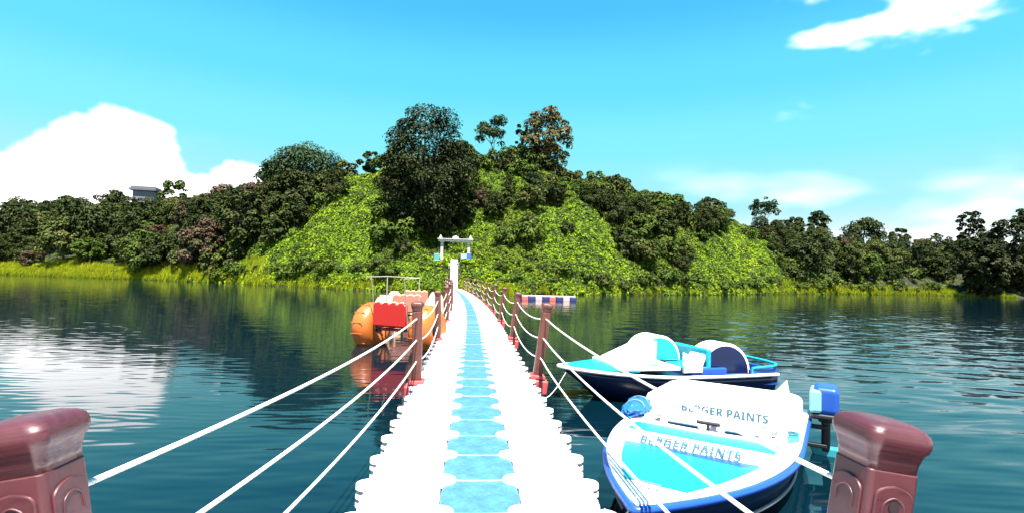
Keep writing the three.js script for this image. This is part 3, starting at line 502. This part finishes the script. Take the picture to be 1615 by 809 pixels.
{
  // blue tarpaulin bundle on the port gunwale
  const g = new THREE.IcosahedronGeometry(1, 12), p = g.attributes.position; for (let i = 0; i < p.count; i++) { const v = new THREE.Vector3().fromBufferAttribute(p, i), k = 1 + .5 * fbm(v.x * 1.6, v.y * 1.6, v.z * 1.6, 4); p.setXYZ(i, v.x * k * .2, Math.max(-.07, v.y * k * .13), v.z * k * .34); }
  const gm = mergeVertices((g.deleteAttribute('normal'), g.deleteAttribute('uv'), g)); gm.computeVertexNormals();
  const t = thing('tarpaulin_bundle', 'crumpled bright blue tarpaulin bundled on the near boat edge', 'tarpaulin', [1.70, .47, -5.2], -30 * DEG); part('cloth', gm, mat(.008, .11, .36, .55), t); t.scale.set(.6, .55, .95);
  for (const z of [.1, -.1]) part('lashing', tube([[-.2, -.05, z], [-.1, .12, z - .02], [.1, .14, z], [.2, -.04, z + .02]], .008, 6, 24), mat(.2, .3, .45, .6), t);
}
{
  // pedal boat behind, bow to the left
  const b = thing('pedal_boat', 'navy-hulled pedal boat with two round paddle housings behind the near boat', 'boat', [2.93, 0, -7.9], -(90 - 12) * DEG);
  const L = 3.3, w = (t) => t < .5 ? lerp(.6, .66, Math.sin(t * Math.PI)) : .66 * Math.pow(Math.max(0, 1 - Math.pow((t - .5) / .505, 1.9)), .8) + .012, sheer = (t) => .36 + .1 * t * t * t;
  part('hull', hullGeometry(L, w, sheer, .12, -.15, .6), navy, b);
  const rl = []; for (let i = 0; i <= 30; i++) { const t = i / 30; rl.push([w(t) + .01, sheer(t), -L / 2 + L * t]); }
  part('gunwale', tube([...rl, ...rl.map(([x, y, z]) => [-x, y, z]).reverse()], .026, 8, 140), gelWhite, b);
  const bowPts = []; for (let i = 0; i <= 14; i++) { const t = lerp(.7, .985, i / 14); bowPts.push([w(t) * .95, -L / 2 + L * t]); }
  part('bow_deck', slab([...bowPts, ...bowPts.slice().reverse().map(([x, z]) => [-x, z])], .44, .03, .008), gelCyan, b);
  part('fore_deck', slab([[-.56, .02], [.56, .02], [.5, .9], [-.5, .9]], .45, .06, .012), gelWhite, b);
  part('floor', slab([[-.55, -1.58], [.55, -1.58], [.58, .05], [-.58, .05]], .2, .03, .005), royal, b);
  part('deck_patch', slab([[.2, .3], [.5, .3], [.48, .62], [.2, .62]], .508, .01, .002), gelCyan, b);
  const housing = (x, z, R, th, y0, face, nm) => { const s = new THREE.Shape(); s.moveTo(-R * 1.45, 0); s.quadraticCurveTo(-R * 1.02, R * .05, -R * .9, R * .42); s.absarc(0, 0, R, Math.PI - .44, .0, true); s.lineTo(R, 0); s.closePath(); const g = new THREE.ExtrudeGeometry(s, { depth: th, bevelEnabled: true, bevelSize: .015, bevelThickness: .015, bevelSegments: 2, curveSegments: 24 }); g.translate(0, 0, -th / 2); g.rotateY(Math.PI / 2); g.translate(x, y0, z); const h = part('paddle_housing', g, gelWhite, b); const f = new THREE.CircleGeometry(R * .93, 32, 0, Math.PI), f3 = new THREE.ExtrudeGeometry(new THREE.Shape(f.parameters && Array.from({ length: 33 }, (_, i) => new THREE.Vector2(Math.cos(i / 32 * Math.PI) * R * .93, Math.sin(i / 32 * Math.PI) * R * .93))), { depth: .008, bevelEnabled: false }); f3.rotateY(Math.PI / 2); f3.translate(x + th / 2 + .016, y0, z); part('side_panel', f3, face, h); return h; };
  housing(-.34, -.06, .36, .42, .5, gelCyan);
  housing(.22, -.86, .44, .34, .36, navy);
  part('fairing', loft([[[-.5, .5, .75], [.12, .5, .75], [.12, .52, .75], [-.5, .52, .75]], [[-.52, .5, .2], [.06, .5, .2], [.06, .74, .2], [-.52, .74, .2]], [[-.52, .5, .06], [.0, .5, .06], [.0, .8, .06], [-.52, .8, .06]]]), gelWhite, b);
  part('seat', merge([rbox(.9, .1, .4, .03).translate(0, .42, -.36), rbox(.9, .3, .08, .03).translate(0, .58, -.55)]), gelCyan, b);
  const sp = new THREE.Shape([[0, 0], [.3, 0], [.3, .14], [.0, .28]].map((p) => new THREE.Vector2(...p))); const sg = new THREE.ExtrudeGeometry(sp, { depth: .03, bevelEnabled: true, bevelSize: .008, bevelThickness: .008, bevelSegments: 2 }); sg.rotateY(Math.PI / 2); sg.translate(.52, .42, -.05); part('seat_wing', sg, gelWhite, b);
  part('footwell_trim', merge([rbox(.08, .22, .6, .03).translate(.5, .36, -.5), rbox(.06, .08, .4, .02).translate(.52, .34, -.95)]), royal, b);
  part('stern_box', merge([rbox(1.16, .24, .05, .01).translate(0, .32, -1.63), rbox(.05, .24, .5, .01).translate(.56, .32, -1.42), rbox(.05, .24, .5, .01).translate(-.56, .32, -1.42)]), royal, b);
  part('stern_rail', merge([tube([[.58, .46, -1.2], [.58, .5, -1.64], [-.58, .5, -1.64], [-.58, .46, -1.2]], .02, 6, 40), bar([.58, .34, -1.2], [.58, .47, -1.2], .018)]), gelCyan, b);
}

for (const [label, pts] of [
  ['thin mooring line from the pedal boat bow down to the walkway', [[1.36, .42, -7.28], [1.2, .2, -7.2], [1.05, .12, -7.05], [.95, .22, -6.9]]],
  ['short mooring line from the near boat bow to the walkway edge', [[1.03, .45, -3.12], [.98, .3, -3.2], [.93, .24, -3.28], [.88, .3, -3.3]]]]) { const l = part(numbered('mooring_line'), tube(pts, .006, 6, 30), ropeMat, scene); l.userData = { label, category: 'rope', group: 'mooring lines' }; }

// ---------------------------------------------------------------- water trikes
const tyreOrange = mat(.5, .125, .02, .38), tyrePale = mat(.78, .5, .3, .34), seatFaded = mat(.42, .16, .11, .5), seatRed = mat(.42, .012, .008, .4), frameRed = mat(.3, .03, .04, .4), polePaint = mat(.3, .27, .22, .45);
function trike(label, pos, turn, tyre, canopy) {
  const cloth = canopy ? seatRed : seatFaded;
  const t = thing('water_trike', label, 'water tricycle', pos, turn, 'water trikes moored left of the walkway');
  const wheel = (x, z, R, W, y) => {
    const pr = [[.2, -.36], [.36, -.46], [.55, -.5], [.72, -.46], [.87, -.36], [.97, -.19], [1, 0], [.97, .19], [.87, .36], [.72, .46], [.55, .5], [.36, .46], [.2, .36]].map(([a, q]) => new THREE.Vector2(a * R, q * W));
    const g = new THREE.LatheGeometry(pr, 40); g.rotateZ(Math.PI / 2); g.translate(x, y, z); const o = part('wheel', g, tyre, t);
    const fins = []; for (let k = 0; k < 14; k++) { const a = k / 14 * 6.283; fins.push(bake(rbox(W * .6, .016, .016, .006), { p: [x, y + Math.cos(a) * R * .995, z + Math.sin(a) * R * .995], r: [a, 0, 0] })); } part('paddle_fin', merge(fins), tyre, o);
    part('hub', merge([bake(new THREE.CylinderGeometry(.2 * R, .2 * R, W * .86, 20), { r: [0, 0, Math.PI / 2], p: [x, y, z] }), bake(new THREE.CylinderGeometry(.08 * R, .08 * R, W * 1.12, 14), { r: [0, 0, Math.PI / 2], p: [x, y, z] })]), black, o);
  };
  wheel(-.8, 0, .58, .56, .42); wheel(.8, 0, .58, .56, .42); wheel(0, 1.25, .4, .42, .26);
  part('frame', merge([bar([-.9, .38, 0], [.9, .38, 0], .03), bar([-.3, .4, 0], [-.12, .5, 1.0], .025), bar([.3, .4, 0], [.12, .5, 1.0], .025), bar([-.24, .28, 1.25], [.24, .28, 1.25], .02), bar([-.24, .28, 1.25], [-.12, .5, 1.0], .02), bar([.24, .28, 1.25], [.12, .5, 1.0], .02), bar([-.35, .4, -.25], [.35, .4, -.25], .025), bar([-.35, .4, -.25], [-.3, .4, .1], .025), bar([.35, .4, -.25], [.3, .4, .1], .025)]), frameRed, t);
  part('handlebar', merge([bar([0, .5, 1.0], [0, .85, .85], .018), bar([-.25, .87, .82], [.25, .87, .82], .016)]), polePaint, t);
  part('pedals', merge([bar([-.22, .46, .75], [.22, .46, .75], .014), rbox(.1, .03, .08, .008).translate(-.24, .52, .75), rbox(.1, .03, .08, .008).translate(.24, .4, .75)]), black, t);
  const seat = part('seat', rbox(.84, .1, .44, .04, 3).translate(0, .52, -.1), cloth, t);
  const bs = new THREE.Shape(); bs.moveTo(-.43, .52); bs.lineTo(.43, .52); bs.lineTo(.43, .98); for (let k = 0; k < 4; k++) { const x0 = .43 - k * .215; bs.quadraticCurveTo(x0 - .1075, 1.08, x0 - .215, .98); } bs.closePath();
  const bgm = new THREE.ExtrudeGeometry(bs, { depth: .07, bevelEnabled: true, bevelSize: .02, bevelThickness: .02, bevelSegments: 3, curveSegments: 8 }); bgm.translate(0, 0, -.4); part('backrest', bgm, cloth, t);
  part('backrest_edging', tube(Array.from({ length: 33 }, (_, i) => { const x = -.43 + .86 * i / 32; return [x, 1.0 + .052 * Math.abs(Math.sin(i / 8 * Math.PI)), -.35]; }), .022, 6, 64), tyrePale, seat);
  if (canopy) part('canopy_frame', merge([bar([-.46, .4, .1], [-.46, 1.62, .1], .016), bar([.46, .4, .1], [.46, 1.64, .1], .016), bar([-.5, 1.62, .1], [.5, 1.64, .1], .014), bar([-.46, 1.62, .1], [-.46, 1.6, -.5], .014), bar([.46, 1.64, .1], [.62, 1.62, -.5], .014), bar([-.46, .4, -.3], [-.46, 1.6, -.5], .012), bar([.46, 1.62, -.5], [.46, .4, -.3], .012)]), polePaint, t);
  return t;
}
trike('orange-wheeled water trike with red seat and bare canopy frame', [-1.66, 0, -12.7], 152 * DEG, tyreOrange, true);
trike('pale-wheeled water trike tied against the walkway behind the nearest left rail post', [-1.95, 0, -17.2], 176 * DEG, tyrePale, false);
trike('third water trike, half hidden farther along the walkway', [-2.15, 0, -21], 190 * DEG, tyrePale, false);

// ---------------------------------------------------------------- raft by the far end
{
  const [x, z] = ground(862, 38.2), t = thing('float_raft', 'low raft of red, pink and dark blue floats at the foot of the hill', 'raft', [x, 0, z], -.06);
  const cols = [mat(.02, .03, .12, .5), mat(.5, .12, .1, .5), mat(.62, .4, .4, .5)];
  for (let i = 0; i < 9; i++) for (let j = 0; j < 2; j++) { const f = part('raft_float', rbox(.48, .34, .48, .07, 3), cols[(i % 2 === 0 ? 0 : i % 4 === 1 ? 1 : 2)], t); f.position.set((i - 4) * .5, .12, -j * .5); }
  part('raft_top', merge([rbox(4.4, .05, .3, .01).translate(0, .315, -.35), rbox(4.4, .04, .06, .01).translate(0, .31, .1)]), cols[2], t);
}

// ---------------------------------------------------------------- landing steps, gate and boards
{
  const white = mat(1, 1, 1, .7, { map: scuff(.7, .7, .68, 6.6) }), d0 = 46.9, cx = bend(d0);
  const st = thing('stairway', 'narrow white concrete steps climbing from the walkway to the gate', 'steps', [cx, 0, -48.2]);
  for (let i = 0; i < 15; i++) { const m = part('step', rbox(i === 12 ? 1.15 : .7, .5, .32, .02), white, st); m.position.set(-i * .012, .12 + i * .2 - .05, .9 - i * .27); }
  const gz = -51.6, gx = cx - .12, gy = 2.75;
  const g = thing('entrance_gate', 'white concrete gateway with flat roof and three finials at the top of the steps', 'gate', [gx, gy, gz]);
  for (const s of [-1, 1]) { const c = part('column', merge([rbox(.26, 2.2, .26, .02).translate(s * 1.3, 1.0, 0), rbox(.36, .22, .36, .02).translate(s * 1.3, .1, 0), rbox(.34, .1, .34, .02).translate(s * 1.3, 2.03, 0)]), white, g); }
  const roof = part('roof_slab', merge([rbox(3.3, .22, .7, .02).translate(0, 2.2, 0), rbox(3.5, .07, .86, .02).translate(0, 2.33, 0)]), white, g);
  for (const x of [-1.45, 1.45]) part('finial', bake(new THREE.ConeGeometry(.2, .42, 8), { p: [x, 2.57, 0] }), white, roof);
  part('finial', bake(new THREE.SphereGeometry(.34, 18, 10, 0, 6.3, 0, Math.PI / 2), { p: [0, 2.36, 0], s: [1, .9, 1] }), white, roof);
  const plinth = part('plinth', rbox(3.6, .5, 1.2, .03).translate(0, -.28, 0), white, g);
  const sign = (label, x, w, h, m, turn, y) => { const t = thing('notice_board', label, 'board', [gx + x, y + .1, gz + .55], turn); part('panel', rbox(w, h, .05, .01).translate(0, .5 + h / 2, 0), m, t); part('frame', merge([rbox(w + .06, .05, .07, .01).translate(0, .5, 0), rbox(w + .06, .05, .07, .01).translate(0, .5 + h, 0)]), white, t); for (const s of [-1, 1]) part('leg', bar([s * w * .4, -.3, -.04], [s * w * .4, .55, -.04], .03), white, t); };
  sign('pale blue notice board on the right side of the gate', .85, .55, .6, mat(.35, .55, .62, .5), -.1, 2.45);
  sign('deep blue board in front of the right gate column', 1.35, .42, .75, mat(.03, .12, .42, .5), .15, 2.4);
  sign('teal board left of the left gate column', -1.75, .5, .6, mat(.05, .3, .34, .5), .2, 2.4);
  // grey hut on the left ridge
  const hp = onHill(225, 103), hut = thing('ridge_hut', 'small grey flat-roofed hut showing above the trees on the left ridge', 'hut', hp, .2), hy = 1.75 + (horizon(225) - 303) * 103 / F - hp[1], hm = mat(.16, .165, .19, .8);
  part('wall', rbox(3.6, hy + .3, 3, .05).translate(0, hy / 2, 0), hm, hut); part('roof', merge([rbox(4.6, .5, 4, .08).translate(0, hy + .35, 0), rbox(4.2, .5, 3.6, .2).translate(0, hy + .75, 0)]), mat(.1, .1, .125, .8), hut);
}

renderer.render(scene, camera);
